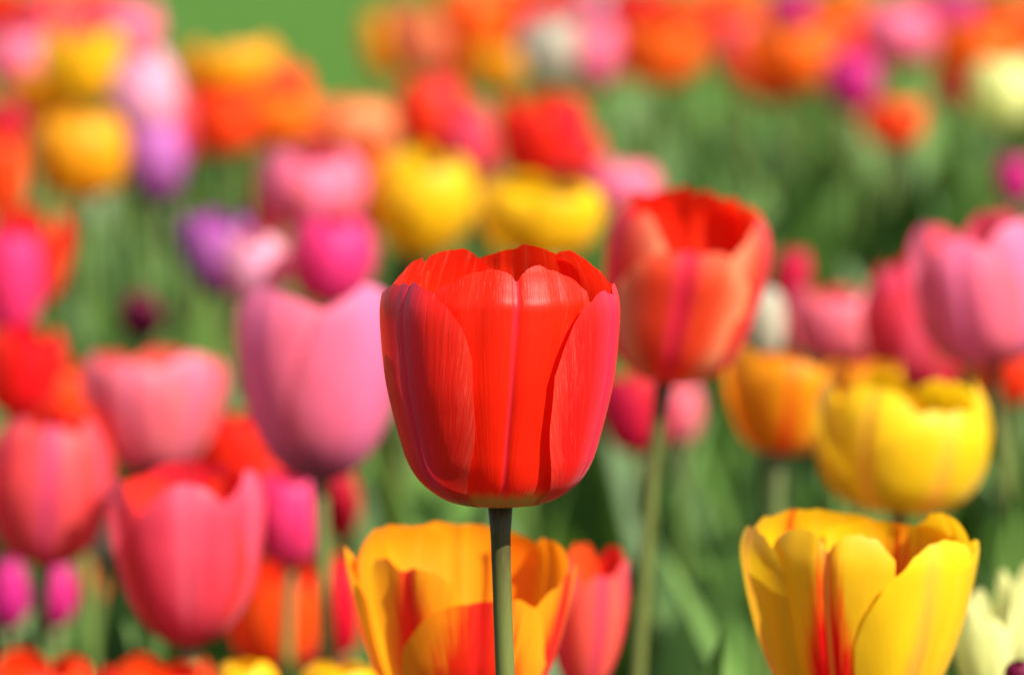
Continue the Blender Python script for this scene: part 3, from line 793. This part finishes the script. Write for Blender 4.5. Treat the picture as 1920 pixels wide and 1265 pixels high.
# ---- the red tulip with peach edges
_r, _f = custom('red tulip with peach petal edges on a tall stem just behind the sharp red tulip', (1245, 716), 1.33, (1212, 1265), 62, 0.0026,
       [(8, 4), (30, 0), (72, 14), (112, 50), (136, 105), (150, 178), (157, 245), (152, 295), (134, 335), (108, 372)],
       [dict(mat='salmon', phi=-1, aw=57, rs=1.02, cut=[(-1, 120), (-.85, 175), (-.6, 222), (-.3, 254), (0, 262), (.1, 258), (.35, 268), (.6, 255), (.85, 208), (1, 140)], crease=0.03,
             fold=lambda u, s: 7 * gauss(s, .62, .10) - 8 * ramp01(s, .66, .8)),
        dict(mat='salmon', phi=-62, aw=50, rs=0.95, cut=[(-1, 300), (-.6, 328), (-.25, 334), (0, 316), (.15, 300), (.35, 318), (.6, 305), (.85, 265), (1, 230)], crease=0.03, curl=-0.06),
        dict(mat='salmon', phi=70, aw=48, rs=1.0, cut=[(-1, 215), (-.8, 268), (-.5, 312), (-.2, 332), (.05, 330), (.2, 342), (.6, 345), (1, 320)], crease=0.03, curl=-0.05),
        dict(mat='salmon', phi=-122, aw=46, rs=0.97, cut=[(-1, 318), (-.5, 338), (0, 342), (.5, 330), (1, 300)]),
        dict(mat='salmon', phi=128, aw=46, rs=0.95, cut=[(-1, 310), (-.5, 342), (-.1, 352), (0, 340), (.15, 358), (.5, 352), (1, 325)], crease=0.03),
        dict(mat='salmon', phi=178, aw=50, rs=0.99, cut=[(-1, 330), (-.6, 352), (-.2, 362), (0, 352), (.2, 366), (.6, 352), (1, 322)], crease=0.03)],
       M_STEM_SHADED, nu=40, nv=50, seed=63)
# its broad leaf whose tip shows at the bottom, left of the yellow tulip
tip = at(1352, 1172, 1.22)
dv = tip - _f
vs, fs, uv, line = leaf_geo((0, 0, 0), tip.z / 0.97, math.hypot(dv.x, dv.y), math.atan2(dv.x, -dv.y), 0.024, 3.0, nu=8, nv=28, twist=0.9, droop=0.03)
link_mesh('leaf', vs, fs, M_LEAF, _r, {'UVMap': uv})

# ---- the large pink tulip
custom('large pink tulip with pointed petals just left of the sharp red tulip', (600, 898), 1.42, (616, 1265), -8, 0.0028,
       [(6, 3), (30, 0), (72, 24), (108, 70), (132, 130), (146, 200), (151, 265), (149, 320), (137, 362), (116, 402)],
       [dict(mat='pink', phi=44, aw=60, a0=0.7, rs=1.055, cut=[(-1, 180), (-.85, 245), (-.6, 330), (-.4, 352), (-.03, 378), (.2, 368), (.5, 328), (1, 250)], crease=0.03, curl=0.03),
        dict(mat='pink', phi=-44, aw=58, rs=1.0, cut=[(-1, 250), (-.6, 335), (-.2, 364), (.1, 376), (.4, 366), (.76, 344), (1, 325)], crease=0.02),
        dict(mat='pink', phi=0, aw=45, rs=0.93, cut=[(-1, 270), (-.5, 312), (0, 325), (.5, 315), (1, 260)]),
        dict(mat='pink', phi=120, aw=50, rs=0.95, cut=[(-1, 280), (-.5, 310), (0, 325), (.5, 310), (1, 280)]),
        dict(mat='pink', phi=-120, aw=50, rs=0.95, cut=[(-1, 280), (-.5, 320), (0, 340), (.5, 325), (1, 290)]),
        dict(mat='pink', phi=178, aw=50, rs=0.97, cut=[(-1, 280), (-.5, 300), (0, 305), (.5, 300), (1, 280)])],
       M_STEM, nu=36, nv=44, seed=64)

# ---- the big rose tulip
custom('big rose tulip with bright red edges in the lower left', (357, 1208), 1.28, (360, 1500), -4, 0.0028,
       [(6, 3), (30, 0), (75, 30), (112, 85), (134, 150), (146, 220), (149, 275), (139, 318), (118, 358)],
       [dict(mat='rose', phi=3, aw=56, a0=0.8, rs=1.03, cut=[(-1, 150), (-.85, 215), (-.6, 275), (-.3, 314), (0, 327), (.3, 318), (.6, 280), (.85, 220), (1, 150)], crease=0.012,
             fold=lambda u, s: -10 * ramp01(s, .6, 1)),
        dict(mat='rose', phi=-66, aw=42, rs=1.0, cut=[(-1, 270), (-.6, 305), (-.2, 326), (0, 330), (.3, 318), (.7, 280), (1, 220)], crease=0.015),
        dict(mat='rose', phi=62, aw=46, rs=0.98, cut=[(-1, 230), (-.6, 290), (-.2, 322), (.1, 340), (.4, 332), (.7, 305), (1, 260)], crease=0.015),
        dict(mat='rose', phi=120, aw=48, rs=0.94, cut=[(-1, 280), (-.5, 310), (0, 318), (.5, 318), (1, 300)]),
        dict(mat='rose', phi=-120, aw=48, rs=0.94, cut=[(-1, 290), (-.5, 308), (0, 312), (.5, 300), (1, 280)]),
        dict(mat='rose', phi=180, aw=50, rs=0.96, cut=[(-1, 305), (-.5, 330), (0, 338), (.5, 330), (1, 305)])],
       M_STEM, nu=36, nv=44, seed=65)
for i, t in enumerate(T):
    tulip(i, *t)

# ------------------------------------------------------------------ leaves of the plants that are not in flower: one uncountable mass
rng = random.Random(77)
V, Fc, UVs = [], [], []
tries = made = 0
while made < 4200 and tries < 40000:
    tries += 1
    dd = 1.45 + 3.6 * rng.random() ** 0.75
    half = 0.20 * dd + 0.25 if rng.random() < 0.8 else 1.6
    x = rng.uniform(-half, half)
    hgt = rng.uniform(0.20, 0.40) + 0.04 * (dd > 2.4)
    px_, _ = project((x, dd, 0.4))
    if 250 < px_ < 800 and dd > 2.6: hgt = min(hgt, 0.37)
    shrub = px_ > 1040 and dd > 2.5
    vs, fs, uv, line = leaf_geo((x, dd, -0.003), hgt * (1.07 if shrub else 1.0), rng.uniform(0.06, 0.20) if shrub else rng.uniform(0.02, 0.14), rng.uniform(0, 6.28),
                                rng.uniform(0.022, 0.042) if shrub else rng.uniform(0.012, 0.030), rng.random() * 99, nu=2, nv=9,
                                twist=rng.uniform(-0.8, 0.8), droop=rng.uniform(0.0, 0.35))
    if blocked(line, 0.04): continue
    o = len(V)
    V += vs; UVs += uv
    Fc += [tuple(a + o for a in f) for f in fs]
    made += 1
print('foliage leaves', made, 'tries', tries)
fo = link_mesh('foliage', V, Fc, M_FOLI, uvs={'UVMap': UVs})
tag(fo, 'dense mass of grey green tulip leaves filling the bed between the flowers', 'foliage', kind='stuff')
